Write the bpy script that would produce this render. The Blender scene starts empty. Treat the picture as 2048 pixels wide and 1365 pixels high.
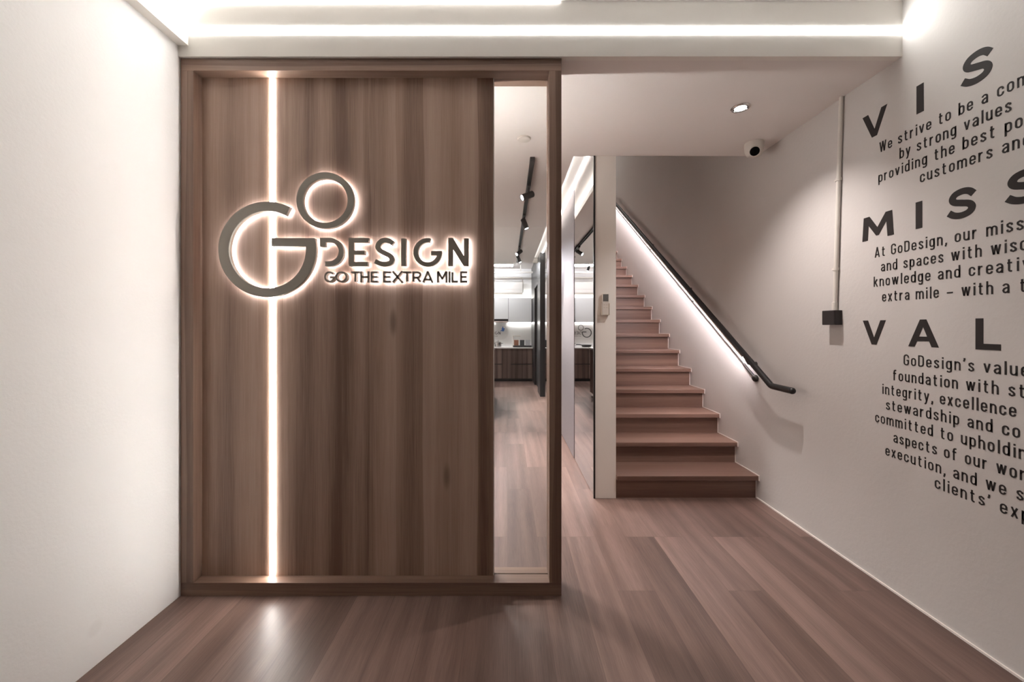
import bpy, bmesh, math, random
from mathutils import Vector, Matrix
random.seed(7)
PI = math.pi
SC = bpy.context.scene
COL = SC.collection

# ---------------------------------------------------------------- camera, world, exposure
F_PX, VX, VY, EYE = 796.0, 1015.0, 655.0, 1.275      # focal length and vanishing point in pixels of a 2048 px wide frame
cam_d = bpy.data.cameras.new('camera')
cam_d.sensor_width = 36.0
cam_d.lens = 36.0 * F_PX / 2048.0
cam_d.shift_x = (1024 - VX) / 2048.0
cam_d.shift_y = (VY - 682.5) / 2048.0
cam_d.clip_start = 0.02
cam = bpy.data.objects.new('camera', cam_d)
COL.objects.link(cam)
cam.location = (0, 0, EYE)
cam.rotation_euler = (PI / 2, 0, 0)
SC.camera = cam

w = bpy.data.worlds.new('world')
SC.world = w
w.use_nodes = True
w.node_tree.nodes['Background'].inputs[0].default_value = (1.0, 0.93, 0.86, 1)
w.node_tree.nodes['Background'].inputs[1].default_value = 0.0

SC.view_settings.view_transform = 'Standard'
SC.view_settings.look = 'None'
SC.view_settings.gamma = 1.0
SC.view_settings.exposure = 0.8
SC.view_settings.use_curve_mapping = False
SC.cycles.use_denoising = True
SC.cycles.max_bounces = 10
SC.cycles.diffuse_bounces = 6
SC.cycles.glossy_bounces = 5
SC.cycles.transmission_bounces = 6
SC.cycles.caustics_reflective = False
SC.cycles.caustics_refractive = False
SC.cycles.sample_clamp_indirect = 6.0

# light levels (W for spots, emission strength for strips)
E_BEAM, E_LEDGE, E_FILL_UP = 23.0, 19.0, 102.0
E_PANEL, E_HALO, E_RAIL = 40.0, 18.0, 84.0
E_COVE, E_TUBE, E_KITCHEN = 16.0, 85.0, 40.0
W_DOWN, W_TRACK, W_FILL = 50.0, 205.0, 240.0
WARM, COOL, PINK, NEUT = (1, .985, .955), (.93, .93, 1.0), (1, .90, .90), (1, .95, .91)

# main planes of the place, metres
XL, XR = -1.552, 1.86           # left and right wall
Y_BEAM = 1.875                  # face of the ceiling beam
Z_SOF = 2.552                   # soffit and showroom ceiling
Y_FR = 1.8875                   # front of the walnut frame
Y_PAN = 1.943                   # face of the walnut panel
Y_FB = 2.012                    # back of the frame
Y_PIL = 2.965                   # white pillar face, first riser
X_MIR = 0.645                   # mirror wall
X_PIL = 0.808
Z_CEIL = 2.815
Y_KIT = 9.95                    # kitchen back wall
Y_HALL = 7.9                    # end of the lower showroom ceiling


def at(px, py, Y):              # point of the picture ray at depth Y
    return Vector(((px - VX) * Y / F_PX, Y, EYE + (VY - py) * Y / F_PX))


def on_right(px, py, X=XR):     # point of the picture ray on a plane parallel to the right wall
    Y = F_PX * X / (px - VX)
    return Vector((X, Y, EYE + (VY - py) * Y / F_PX))


# ---------------------------------------------------------------- materials
def new_mat(name):
    m = bpy.data.materials.new(name)
    m.use_nodes = True
    nt = m.node_tree
    return m, nt, nt.nodes['Principled BSDF']


def plain(name, col, rough=.5, metal=0.0, spec=.5):
    m, nt, b = new_mat(name)
    b.inputs['Base Color'].default_value = (*col, 1)
    b.inputs['Roughness'].default_value = rough
    b.inputs['Metallic'].default_value = metal
    b.inputs['Specular IOR Level'].default_value = spec
    n = nt.nodes.new('ShaderNodeTexNoise')
    n.inputs['Scale'].default_value = 40
    n.inputs['Detail'].default_value = 2
    mr = nt.nodes.new('ShaderNodeMapRange')
    mr.inputs['To Min'].default_value = max(0.02, rough - .04)
    mr.inputs['To Max'].default_value = min(1, rough + .04)
    nt.links.new(n.outputs['Fac'], mr.inputs['Value'])
    nt.links.new(mr.outputs['Result'], b.inputs['Roughness'])
    return m


def glow(name, col, strength):
    m, nt, b = new_mat(name)
    nt.nodes.remove(b)
    e = nt.nodes.new('ShaderNodeEmission')
    e.inputs['Color'].default_value = (*col, 1)
    e.inputs['Strength'].default_value = strength
    nt.links.new(e.outputs[0], nt.nodes['Material Output'].inputs[0])
    return m


def paint(name, col, bump=.15, scale=90, var=.03, stains=()):
    m, nt, b = new_mat(name)
    L = nt.links.new
    tc = nt.nodes.new('ShaderNodeTexCoord')
    n1 = nt.nodes.new('ShaderNodeTexNoise')
    n1.inputs['Scale'].default_value = 2.2
    n1.inputs['Detail'].default_value = 4
    L(tc.outputs['Object'], n1.inputs['Vector'])
    mx = nt.nodes.new('ShaderNodeMix')
    mx.data_type = 'RGBA'
    mx.inputs['A'].default_value = (*[c * (1 - var) for c in col], 1)
    mx.inputs['B'].default_value = (*[min(1, c * (1 + var)) for c in col], 1)
    L(n1.outputs['Fac'], mx.inputs['Factor'])
    out = mx.outputs['Result']
    for (p, r, k) in stains:     # faint round scuffs on the paint
        d = nt.nodes.new('ShaderNodeVectorMath')
        d.operation = 'DISTANCE'
        d.inputs[1].default_value = p
        L(tc.outputs['Object'], d.inputs[0])
        mr = nt.nodes.new('ShaderNodeMapRange')
        mr.interpolation_type = 'SMOOTHSTEP'
        mr.inputs['From Min'].default_value = r * .4
        mr.inputs['From Max'].default_value = r
        mr.inputs['To Min'].default_value = k
        mr.inputs['To Max'].default_value = 0
        L(d.outputs['Value'], mr.inputs['Value'])
        m2 = nt.nodes.new('ShaderNodeMix')
        m2.data_type = 'RGBA'
        m2.inputs['B'].default_value = (.42, .40, .37, 1)
        L(mr.outputs['Result'], m2.inputs['Factor'])
        L(out, m2.inputs['A'])
        out = m2.outputs['Result']
    L(out, b.inputs['Base Color'])
    n2 = nt.nodes.new('ShaderNodeTexNoise')
    n2.inputs['Scale'].default_value = scale
    n2.inputs['Detail'].default_value = 5
    L(tc.outputs['Object'], n2.inputs['Vector'])
    bp = nt.nodes.new('ShaderNodeBump')
    bp.inputs['Strength'].default_value = bump
    bp.inputs['Distance'].default_value = .004
    L(n2.outputs['Fac'], bp.inputs['Height'])
    L(bp.outputs['Normal'], b.inputs['Normal'])
    b.inputs['Roughness'].default_value = .75
    b.inputs['Specular IOR Level'].default_value = .25
    return m


def wood(name, dark, mid, light, axis=2, rough=.42, leaf=7.5, bump=.06, big=1.0):
    """veneer with grain along one axis: leaves of slightly different tone, long streaks, fine pores"""
    m, nt, b = new_mat(name)
    L = nt.links.new

    def node(t, **kw):
        n = nt.nodes.new(t)
        for k, v in kw.items():
            n.inputs[k].default_value = v
        return n
    tc = node('ShaderNodeTexCoord')

    def coords(cross, along):
        s = [cross] * 3
        s[axis] = along
        mp = node('ShaderNodeMapping')
        mp.inputs['Scale'].default_value = s
        L(tc.outputs['Object'], mp.inputs['Vector'])
        return mp.outputs['Vector']

    def noise(cross, along, detail, rgh=.55, dist=0.0):
        n = node('ShaderNodeTexNoise', Scale=1.0, Detail=detail, Roughness=rgh, Distortion=dist)
        L(coords(cross, along), n.inputs['Vector'])
        return n.outputs['Fac']
    band = noise(7 * big, .22, 2)
    streak = noise(24 * big, .38, 3, .55, .5)
    pore = noise(330, 5.0, 3)
    # leaf edges wander a little
    sep = node('ShaderNodeSeparateXYZ')
    L(tc.outputs['Object'], sep.inputs[0])
    wob = noise(1.5, .8, 1)
    cr = node('ShaderNodeMath')
    cr.operation = 'ADD'
    L(sep.outputs[0 if axis == 2 else (2 if axis == 0 else 0)], cr.inputs[0])
    sw = node('ShaderNodeMath')
    sw.operation = 'MULTIPLY'
    sw.inputs[1].default_value = .06
    L(wob, sw.inputs[0])
    L(sw.outputs[0], cr.inputs[1])
    ml = node('ShaderNodeMath')
    ml.operation = 'MULTIPLY'
    ml.inputs[1].default_value = leaf
    L(cr.outputs[0], ml.inputs[0])
    fl = node('ShaderNodeMath')
    fl.operation = 'FLOOR'
    L(ml.outputs[0], fl.inputs[0])
    wn = node('ShaderNodeTexWhiteNoise')
    wn.noise_dimensions = '1D'
    L(fl.outputs[0], wn.inputs['W'])
    # growth lines
    wv = node('ShaderNodeTexWave', Scale=1.0, Distortion=7.0, Detail=3.0)
    wv.inputs['Detail Scale'].default_value = .8
    wv.wave_type = 'BANDS'
    wv.bands_direction = 'X' if axis == 2 else ('Z' if axis == 0 else 'X')
    L(coords(1.7 * big, .16), wv.inputs['Vector'])

    def mad(a, k, c=None):
        n = node('ShaderNodeMath')
        n.operation = 'MULTIPLY_ADD'
        L(a, n.inputs[0])
        n.inputs[1].default_value = k
        if c is None:
            n.inputs[2].default_value = 0
        else:
            L(c, n.inputs[2])
        return n.outputs[0]
    v = mad(band, .30)
    v = mad(streak, .24, v)
    v = mad(pore, .22, v)
    v = mad(wn.outputs['Value'], .20, v)
    v = mad(wv.outputs['Fac'], .13, v)
    rp = node('ShaderNodeValToRGB')
    e = rp.color_ramp.elements
    e[0].position = .37
    e[0].color = (*dark, 1)
    e[1].position = .81
    e[1].color = (*light, 1)
    x = e.new(.58)
    x.color = (*mid, 1)
    L(v, rp.inputs['Fac'])
    # knots: sparse dark eyes stretched along the grain
    vo = node('ShaderNodeTexVoronoi', Scale=1.0)
    L(coords(3.0, .85), vo.inputs['Vector'])
    kr = node('ShaderNodeMapRange')
    kr.interpolation_type = 'SMOOTHSTEP'
    kr.inputs['From Min'].default_value = .015
    kr.inputs['From Max'].default_value = .075
    kr.inputs['To Min'].default_value = .55
    kr.inputs['To Max'].default_value = 0
    L(vo.outputs['Distance'], kr.inputs['Value'])
    mk = nt.nodes.new('ShaderNodeMix')
    mk.data_type = 'RGBA'
    mk.inputs['B'].default_value = (*[c * .45 for c in dark], 1)
    L(kr.outputs['Result'], mk.inputs['Factor'])
    L(rp.outputs['Color'], mk.inputs['A'])
    L(mk.outputs['Result'], b.inputs['Base Color'])
    bp = node('ShaderNodeBump', Strength=bump, Distance=.002)
    L(pore, bp.inputs['Height'])
    L(bp.outputs['Normal'], b.inputs['Normal'])
    b.inputs['Roughness'].default_value = rough
    b.inputs['Specular IOR Level'].default_value = .4
    return m


def floor_mat():
    m, nt, b = new_mat('floor_planks')
    L = nt.links.new
    tc = nt.nodes.new('ShaderNodeTexCoord')
    sep = nt.nodes.new('ShaderNodeSeparateXYZ')
    L(tc.outputs['Object'], sep.inputs[0])
    cb = nt.nodes.new('ShaderNodeCombineXYZ')
    L(sep.outputs[1], cb.inputs[0])
    L(sep.outputs[0], cb.inputs[1])
    br = nt.nodes.new('ShaderNodeTexBrick')
    br.offset = .41
    br.offset_frequency = 3
    br.inputs['Color1'].default_value = (0, 0, 0, 1)
    br.inputs['Color2'].default_value = (1, 1, 1, 1)
    br.inputs['Mortar'].default_value = (.5, .5, .5, 1)
    br.inputs['Scale'].default_value = 1
    br.inputs['Mortar Size'].default_value = .0009
    br.inputs['Mortar Smooth'].default_value = .2
    br.inputs['Brick Width'].default_value = 1.21
    br.inputs['Row Height'].default_value = .178
    L(cb.outputs[0], br.inputs['Vector'])
    r = nt.nodes.new('ShaderNodeSeparateColor')
    L(br.outputs['Color'], r.inputs[0])

    def vec(cx, cy, k):
        a = nt.nodes.new('ShaderNodeMath')
        a.operation = 'MULTIPLY'
        a.inputs[1].default_value = cx
        L(sep.outputs[0], a.inputs[0])
        c = nt.nodes.new('ShaderNodeMath')
        c.operation = 'MULTIPLY'
        c.inputs[1].default_value = cy
        L(sep.outputs[1], c.inputs[0])
        d = nt.nodes.new('ShaderNodeMath')
        d.operation = 'MULTIPLY'
        d.inputs[1].default_value = k
        L(r.outputs[0], d.inputs[0])
        o = nt.nodes.new('ShaderNodeCombineXYZ')
        L(a.outputs[0], o.inputs[0])
        L(c.outputs[0], o.inputs[1])
        L(d.outputs[0], o.inputs[2])
        return o.outputs[0]

    def noise(v, detail, rgh=.6, dist=0):
        n = nt.nodes.new('ShaderNodeTexNoise')
        n.inputs['Scale'].default_value = 1
        n.inputs['Detail'].default_value = detail
        n.inputs['Roughness'].default_value = rgh
        n.inputs['Distortion'].default_value = dist
        L(v, n.inputs['Vector'])
        return n.outputs['Fac']
    big = noise(vec(9, .7, 41), 3, .55, .8)
    streak = noise(vec(38, 1.1, 73), 4, .6, .6)
    fine = noise(vec(300, 9, 17), 3)
    wv = nt.nodes.new('ShaderNodeTexWave')
    wv.bands_direction = 'X'
    wv.inputs['Scale'].default_value = 1
    wv.inputs['Distortion'].default_value = 9
    wv.inputs['Detail'].default_value = 2
    wv.inputs['Detail Scale'].default_value = .7
    L(vec(2.6, .22, 29), wv.inputs['Vector'])

    def mad(a, k, c=None):
        n = nt.nodes.new('ShaderNodeMath')
        n.operation = 'MULTIPLY_ADD'
        L(a, n.inputs[0])
        n.inputs[1].default_value = k
        n.inputs[2].default_value = 0
        if c is not None:
            L(c, n.inputs[2])
        return n.outputs[0]
    v = mad(big, .34)
    v = mad(streak, .20, v)
    v = mad(fine, .30, v)
    v = mad(wv.outputs['Fac'], .09, v)
    v = mad(r.outputs[0], .24, v)
    rp = nt.nodes.new('ShaderNodeValToRGB')
    e = rp.color_ramp.elements
    e[0].position = .36
    e[0].color = (.076, .045, .035, 1)
    e[1].position = .84
    e[1].color = (.252, .168, .140, 1)
    x = e.new(.58)
    x.color = (.147, .092, .075, 1)
    L(v, rp.inputs['Fac'])
    dk = nt.nodes.new('ShaderNodeMix')
    dk.data_type = 'RGBA'
    dk.inputs['B'].default_value = (.05, .03, .022, 1)
    mm = nt.nodes.new('ShaderNodeMath')
    mm.operation = 'MULTIPLY'
    mm.inputs[1].default_value = .6
    L(br.outputs['Fac'], mm.inputs[0])
    L(mm.outputs[0], dk.inputs['Factor'])
    L(rp.outputs['Color'], dk.inputs['A'])
    L(dk.outputs['Result'], b.inputs['Base Color'])
    bp = nt.nodes.new('ShaderNodeBump')
    bp.inputs['Strength'].default_value = .10
    bp.inputs['Distance'].default_value = .002
    L(fine, bp.inputs['Height'])
    L(bp.outputs['Normal'], b.inputs['Normal'])
    b.inputs['Roughness'].default_value = .40
    b.inputs['Specular IOR Level'].default_value = .45
    return m


def brushed(name):
    m, nt, b = new_mat(name)
    L = nt.links.new
    tc = nt.nodes.new('ShaderNodeTexCoord')
    mp = nt.nodes.new('ShaderNodeMapping')
    mp.inputs['Scale'].default_value = (1, 9, 1.6)
    L(tc.outputs['Object'], mp.inputs['Vector'])
    n = nt.nodes.new('ShaderNodeTexNoise')
    n.inputs['Scale'].default_value = 22
    n.inputs['Detail'].default_value = 6
    L(mp.outputs[0], n.inputs['Vector'])
    rp = nt.nodes.new('ShaderNodeValToRGB')
    rp.color_ramp.elements[0].color = (.25, .235, .245, 1)
    rp.color_ramp.elements[1].color = (.39, .37, .385, 1)
    L(n.outputs['Fac'], rp.inputs['Fac'])
    L(rp.outputs['Color'], b.inputs['Base Color'])
    bp = nt.nodes.new('ShaderNodeBump')
    bp.inputs['Strength'].default_value = .25
    bp.inputs['Distance'].default_value = .002
    L(n.outputs['Fac'], bp.inputs['Height'])
    L(bp.outputs['Normal'], b.inputs['Normal'])
    b.inputs['Metallic'].default_value = .85
    b.inputs['Roughness'].default_value = .5
    return m


def glass_mat():
    m, nt, b = new_mat('clear_glass')
    nt.nodes.remove(b)
    t = nt.nodes.new('ShaderNodeBsdfTransparent')
    t.inputs['Color'].default_value = (.965, .975, .97, 1)
    g = nt.nodes.new('ShaderNodeBsdfGlossy')
    g.inputs['Roughness'].default_value = 0.01
    lw = nt.nodes.new('ShaderNodeLayerWeight')
    lw.inputs['Blend'].default_value = .5
    pw = nt.nodes.new('ShaderNodeMath')
    pw.operation = 'POWER'
    pw.inputs[1].default_value = 5
    nt.links.new(lw.outputs['Facing'], pw.inputs[0])
    fr = nt.nodes.new('ShaderNodeMath')
    fr.operation = 'MULTIPLY_ADD'
    fr.inputs[1].default_value = .96
    fr.inputs[2].default_value = .04
    nt.links.new(pw.outputs[0], fr.inputs[0])
    mx = nt.nodes.new('ShaderNodeMixShader')
    nt.links.new(fr.outputs[0], mx.inputs[0])
    nt.links.new(t.outputs[0], mx.inputs[1])
    nt.links.new(g.outputs[0], mx.inputs[2])
    nt.links.new(mx.outputs[0], nt.nodes['Material Output'].inputs[0])
    return m


WALL_C = (.85, .845, .835)
M = {
    'wall': paint('white_wall_paint', WALL_C, .14, 95, .02, [((XL, 1.497, .14), .035, .10)]),
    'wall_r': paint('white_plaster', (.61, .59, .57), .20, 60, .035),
    'rear': paint('grey_paint', (.42, .41, .40), .1, 90, .03),
    'ceil': paint('ceiling_paint', (.83, .80, .775), .06, 120, .015),
    'beam': paint('beam_paint', (.88, .86, .815), .06, 120, .015),
    'panel': wood('walnut_panel', (.16, .092, .063), (.385, .262, .20), (.54, .40, .325)),
    'frame_v': wood('walnut_frame_upright', (.11, .06, .04), (.225, .145, .107), (.34, .235, .185), leaf=20, big=1.6),
    'frame_h': wood('walnut_frame_rail', (.11, .06, .04), (.225, .145, .107), (.34, .235, .185), axis=0, leaf=20, big=1.6),
    'floor': floor_mat(),
    'stair': wood('stair_oak', (.115, .062, .046), (.205, .122, .094), (.31, .20, .16), axis=0, leaf=1.0, rough=.4, big=1.3),
    'cab_wood': wood('cabinet_walnut', (.045, .027, .02), (.15, .10, .082), (.30, .215, .18), leaf=12, big=1.5),
    'cab_grey': plain('grey_laminate', (.66, .66, .64), .45),
    'quartz': plain('white_quartz', (.80, .78, .75), .25),
    'black': plain('black_powder_coat', (.012, .011, .011), .42),
    'matte_black': plain('black_plastic', (.016, .013, .013), .5),
    'vinyl': plain('black_vinyl', (.022, .018, .017), .6, 0, .3),
    'dark_lam': plain('charcoal_laminate', (.026, .026, .028), .34, 0, .35),
    'void': plain('black_interior', (.006, .006, .006), .9),
    'white_plastic': plain('white_plastic', (.72, .69, .64), .4),
    'cream_plastic': plain('cream_plastic', (.62, .57, .50), .45),
    'lens_black': plain('black_lens', (.004, .004, .004), .35, 0, .08),
    'lcd': plain('grey_display', (.15, .155, .15), .2),
    'chrome': plain('chrome', (.75, .74, .73), .12, 1),
    'steel': plain('stainless_steel', (.62, .60, .58), .22, 1),
    'letter': plain('bronze_grey_metal', (.27, .25, .22), .45, .5),
    'seal': plain('white_sealant', (.86, .81, .77), .5),
    'mirror': None,
    'brushed': brushed('brushed_metal_film'),
    'glass': glass_mat(),
    'brown_card': plain('brown_sample', (.26, .11, .06), .5),
    'dark_card': plain('charcoal_sample', (.05, .055, .055), .5),
    'grey_card': plain('light_grey_sample', (.50, .50, .50), .5),
    'blue': plain('blue_print', (.06, .17, .50), .5),
    'print_grey': plain('grey_print', (.10, .10, .10), .5),
    'sign': plain('white_acrylic', (.78, .77, .76), .3),
    'led_beam': glow('led_beam', WARM, E_BEAM),
    'led_ledge': glow('led_ledge', WARM, E_LEDGE),
    'led_fill_up': glow('led_fill_up', NEUT, E_FILL_UP),
    'led_panel': glow('led_panel', (1, .95, .90), E_PANEL),
    'led_halo': glow('led_halo', (.96, .95, 1.0), E_HALO),
    'led_rail': glow('led_rail', (1, .87, .88), E_RAIL),
    'led_cove': glow('led_cove', NEUT, E_COVE),
    'led_fill_stair': glow('led_fill_stair', WARM, 14.0),
    'tube': glow('tube', COOL, E_TUBE),
    'led_kit': glow('led_kitchen', (1, .96, .92), E_KITCHEN),
    'spot_glow': glow('spot_lens', (1, .97, 1), 14.0),
    'down_glow': glow('downlight_lens', (1, .96, .98), 18.0),
}
mm_, nt_, b_ = new_mat('tinted_mirror')
b_.inputs['Base Color'].default_value = (.60, .585, .57, 1)
b_.inputs['Metallic'].default_value = 1
b_.inputs['Roughness'].default_value = .012
M['mirror'] = mm_


# ---------------------------------------------------------------- mesh helpers
class MB:
    def __init__(self):
        self.bm = bmesh.new()

    def box(self, a, b, bev=0.0):
        x0, x1 = sorted((a[0], b[0]))
        y0, y1 = sorted((a[1], b[1]))
        z0, z1 = sorted((a[2], b[2]))
        r = bmesh.ops.create_cube(self.bm, size=1)
        vs = r['verts']
        for v in vs:
            v.co = Vector((x0 + (v.co.x + .5) * (x1 - x0), y0 + (v.co.y + .5) * (y1 - y0), z0 + (v.co.z + .5) * (z1 - z0)))
        if bev:
            es = list({e for v in vs for e in v.link_edges})
            bmesh.ops.bevel(self.bm, geom=es, offset=bev, segments=2, affect='EDGES', profile=.5)
        return self

    def quad(self, pts):
        self.bm.faces.new([self.bm.verts.new(p) for p in pts])
        return self

    def lathe(self, prof, seg=32, mat=None):
        """profile of (radius, z) about the z axis, then transformed"""
        mat = mat or Matrix()
        rings = []
        for r, z in prof:
            if r < 1e-6:
                rings.append([self.bm.verts.new(mat @ Vector((0, 0, z)))])
            else:
                rings.append([self.bm.verts.new(mat @ Vector((r * math.cos(2 * PI * i / seg), r * math.sin(2 * PI * i / seg), z))) for i in range(seg)])
        for a, c in zip(rings, rings[1:]):
            for i in range(seg):
                j = (i + 1) % seg
                f = [a[i % len(a)], a[j % len(a)], c[j % len(c)], c[i % len(c)]]
                u = []
                for v in f:
                    if v not in u:
                        u.append(v)
                if len(u) > 2:
                    try:
                        self.bm.faces.new(u)
                    except ValueError:
                        pass
        return self

    def cyl(self, p, q, r, r2=None, seg=20):
        p, q = Vector(p), Vector(q)
        d = q - p
        mt = Matrix.Translation(p) @ d.to_track_quat('Z', 'Y').to_matrix().to_4x4()
        r2 = r if r2 is None else r2
        return self.lathe([(0, 0), (r, 0), (r2, d.length), (0, d.length)], seg, mt)

    def tube(self, pts, r, seg=12, cap=True):
        pts = [Vector(p) for p in pts]
        rings = []
        up = None
        for i, p in enumerate(pts):
            if i == 0:
                t = (pts[1] - p).normalized()
            elif i == len(pts) - 1:
                t = (p - pts[i - 1]).normalized()
            else:
                t = ((p - pts[i - 1]).normalized() + (pts[i + 1] - p).normalized()).normalized()
            if up is None:
                up = t.orthogonal().normalized()
            up = (up - t * up.dot(t)).normalized()
            s = t.cross(up)
            rings.append([self.bm.verts.new(p + (up * math.cos(2 * PI * k / seg) + s * math.sin(2 * PI * k / seg)) * r) for k in range(seg)])
        for a, c in zip(rings, rings[1:]):
            for k in range(seg):
                self.bm.faces.new([a[k], a[(k + 1) % seg], c[(k + 1) % seg], c[k]])
        if cap:
            self.bm.faces.new(list(reversed(rings[0])))
            self.bm.faces.new(rings[-1])
        return self

    def build(self, name, mat, parent=None, smooth=False, label=None, local=False):
        bmesh.ops.recalc_face_normals(self.bm, faces=self.bm.faces)
        me = bpy.data.meshes.new(name)
        self.bm.to_mesh(me)
        self.bm.free()
        return link_mesh(me, name, mat, parent, smooth, label, local)


def world_loc(o):
    v = Vector((0, 0, 0))
    while o is not None:
        v += Vector(o.location)
        o = o.parent
    return v


def link_mesh(me, name, mat, parent=None, smooth=False, label=None, local=False):
    if parent is not None and not local:
        me.transform(Matrix.Translation(-world_loc(parent)))
    me.materials.append(mat if not isinstance(mat, str) else M[mat])
    if smooth:
        for p in me.polygons:
            p.use_smooth = True
        me.set_sharp_from_angle(angle=math.radians(35))
    o = bpy.data.objects.new(name, me)
    COL.objects.link(o)
    if parent is not None:
        o.parent = parent
    if label:
        o['label'] = label
    return o


def thing(name, label, cat, loc=(0, 0, 0), group=None):
    o = bpy.data.objects.new(name, None)
    o.empty_display_size = .05
    COL.objects.link(o)
    o.location = loc
    return tag(o, label, cat, group)


def tag(o, label, cat, group=None):
    o['label'] = label
    o['category'] = cat
    if group:
        o['group'] = group
    return o


def struct(mb, name, mat, label=None):
    o = mb.build(name, mat)
    o['kind'] = 'structure'
    if label:
        o['label'] = label
    return o


def outline_mesh(loops, depth, offset=0.0):
    """closed 2D loops (even-odd) -> solid of the given depth along +z (0..depth)"""
    cu = bpy.data.curves.new('outline', 'CURVE')
    cu.dimensions = '2D'
    cu.fill_mode = 'BOTH'
    cu.extrude = depth / 2
    for lp in loops:
        s = cu.splines.new('POLY')
        s.points.add(len(lp) - 1)
        for pt, p in zip(s.points, lp):
            pt.co = (p[0], p[1], 0, 1)
        s.use_cyclic_u = True
    return curve_to_mesh(cu, depth)


def curve_to_mesh(cu, depth):
    ob = bpy.data.objects.new('outline', cu)
    COL.objects.link(ob)
    dg = bpy.context.evaluated_depsgraph_get()
    me = bpy.data.meshes.new_from_object(ob.evaluated_get(dg))
    me.transform(Matrix.Translation((0, 0, depth / 2)))
    bpy.data.objects.remove(ob)
    bpy.data.curves.remove(cu)
    bm = bmesh.new()
    bm.from_mesh(me)
    bmesh.ops.remove_doubles(bm, verts=bm.verts, dist=1e-6)
    bmesh.ops.recalc_face_normals(bm, faces=bm.faces)
    bm.to_mesh(me)
    bm.free()
    me.materials.clear()
    return me


def text_mesh(s, depth=.002, offset=0.0, spacing=1.0, res=4):
    cu = bpy.data.curves.new('text', 'FONT')
    cu.body = s
    cu.size = 1
    cu.extrude = depth / 2
    cu.offset = offset
    cu.space_character = spacing
    cu.resolution_u = res
    return curve_to_mesh(cu, depth)


def bounds(me):
    xs = [v.co.x for v in me.vertices]
    ys = [v.co.y for v in me.vertices]
    return min(xs), max(xs), min(ys), max(ys)


def arc(cx, cy, rx, ry, a0, a1, n=48):
    return [(cx + rx * math.cos(math.radians(a0 + (a1 - a0) * i / n)), cy + ry * math.sin(math.radians(a0 + (a1 - a0) * i / n))) for i in range(n + 1)]


def stroke(pts, wd, sub=8):
    """Catmull-Rom centre line -> outline of constant width with square ends"""
    P = [Vector(p) for p in pts]
    P = [P[0] * 2 - P[1]] + P + [P[-1] * 2 - P[-2]]
    c = []
    for i in range(1, len(P) - 2):
        for k in range(sub):
            t = k / sub
            a, b2, c2, d = P[i - 1], P[i], P[i + 1], P[i + 2]
            c.append(.5 * ((2 * b2) + (c2 - a) * t + (2 * a - 5 * b2 + 4 * c2 - d) * t * t + (3 * b2 - a - 3 * c2 + d) * t ** 3))
    c.append(P[-2])
    lft, rgt = [], []
    for i, p in enumerate(c):
        t = (c[min(i + 1, len(c) - 1)] - c[max(i - 1, 0)]).normalized()
        n = Vector((-t.y, t.x))
        lft.append(tuple(p + n * wd / 2))
        rgt.append(tuple(p - n * wd / 2))
    return lft + rgt[::-1]


# ---------------------------------------------------------------- structure of the place
mb = MB().box((-2.8, -2.2, -.06), (XR, 10.1, 0))
struct(mb, 'floor', 'floor')
mb = MB().box((XL - .12, -2.2, 0), (XL, Y_FB, 2.9))
struct(mb, 'wall_left', 'wall')
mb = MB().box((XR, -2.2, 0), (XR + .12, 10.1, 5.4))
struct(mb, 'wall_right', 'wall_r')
mb = MB().box((XL, -2.3, 0), (XR, -2.2, 2.9))
struct(mb, 'wall_rear', 'rear')
mb = MB().box((XL - .12, -2.3, Z_CEIL), (XR + .1, Y_BEAM + .3, Z_CEIL + .08))
struct(mb, 'ceiling', 'ceil')
# thin white bead where floor and right wall meet
mb = MB().box((XR - .007, -2.2, 0), (XR, Y_PIL - .002, .009))
struct(mb, 'trim_1', 'seal')
# ledge high on the left wall that hides its strip light
mb = MB().box((XL, -2.2, 2.603), (XL + .048, Y_BEAM, 2.616)).box((XL + .040, -2.2, 2.616), (XL + .048, Y_BEAM, 2.66))
struct(mb, 'trim_2', 'beam')
# beam over the partition: two boards with a slot for the strip light
zs0, zs1 = EYE + (VY - 67.5) * Y_BEAM / F_PX, EYE + (VY - 54.8) * Y_BEAM / F_PX
mb = MB()
mb.box((XL - .05, Y_BEAM, Z_SOF), (XR, Y_BEAM + .012, zs0)).box((XL - .05, Y_BEAM, zs1), (XR, Y_BEAM + .012, Z_CEIL))
mb.box((XL - .05, Y_BEAM + .012, Z_SOF), (XR, Y_BEAM + .03, Z_CEIL))
struct(mb, 'beam', 'beam')
# lower ceiling: soffit in front of the stairs and the showroom ceiling with its cove
X_COVE = .493
mb = MB()
mb.box((X_COVE, Y_BEAM + .03, Z_SOF), (XR, Y_PIL + .004, Z_SOF + .05))
mb.box((-2.8, Y_BEAM + .03, Z_SOF), (X_COVE, Y_HALL, Z_SOF + .05))
mb.box((X_COVE, Y_PIL, Z_SOF), (XR, Y_PIL + .004, 5.4))
mb.box((.25, Y_PIL, 2.645), (.66, Y_HALL, 2.69)).box((.24, Y_PIL, Z_SOF + .05), (.25, Y_HALL, 2.69))
mb.box((-2.8, Y_HALL, Z_SOF), (.66, Y_HALL + .02, 2.80))
mb.box((-2.8, Y_HALL, 2.74), (.66, 10.1, 2.80))
struct(mb, 'ceiling_showroom', 'ceil')
mb = MB().box((-2.9, Y_FB, 0), (-2.8, 10.1, 2.8)).box((-2.9, Y_FB - .02, 0), (XL, Y_FB, 2.8))
struct(mb, 'wall_showroom_left', 'wall')
mb = MB().box((-2.9, Y_KIT + .002, 0), (XR, 10.1, 5.4))
struct(mb, 'wall_back', 'wall')
mb = MB().box((X_MIR + .006, Y_PIL, 0), (X_PIL, Y_KIT, 5.4))
struct(mb, 'wall_pillar', 'beam')
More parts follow.
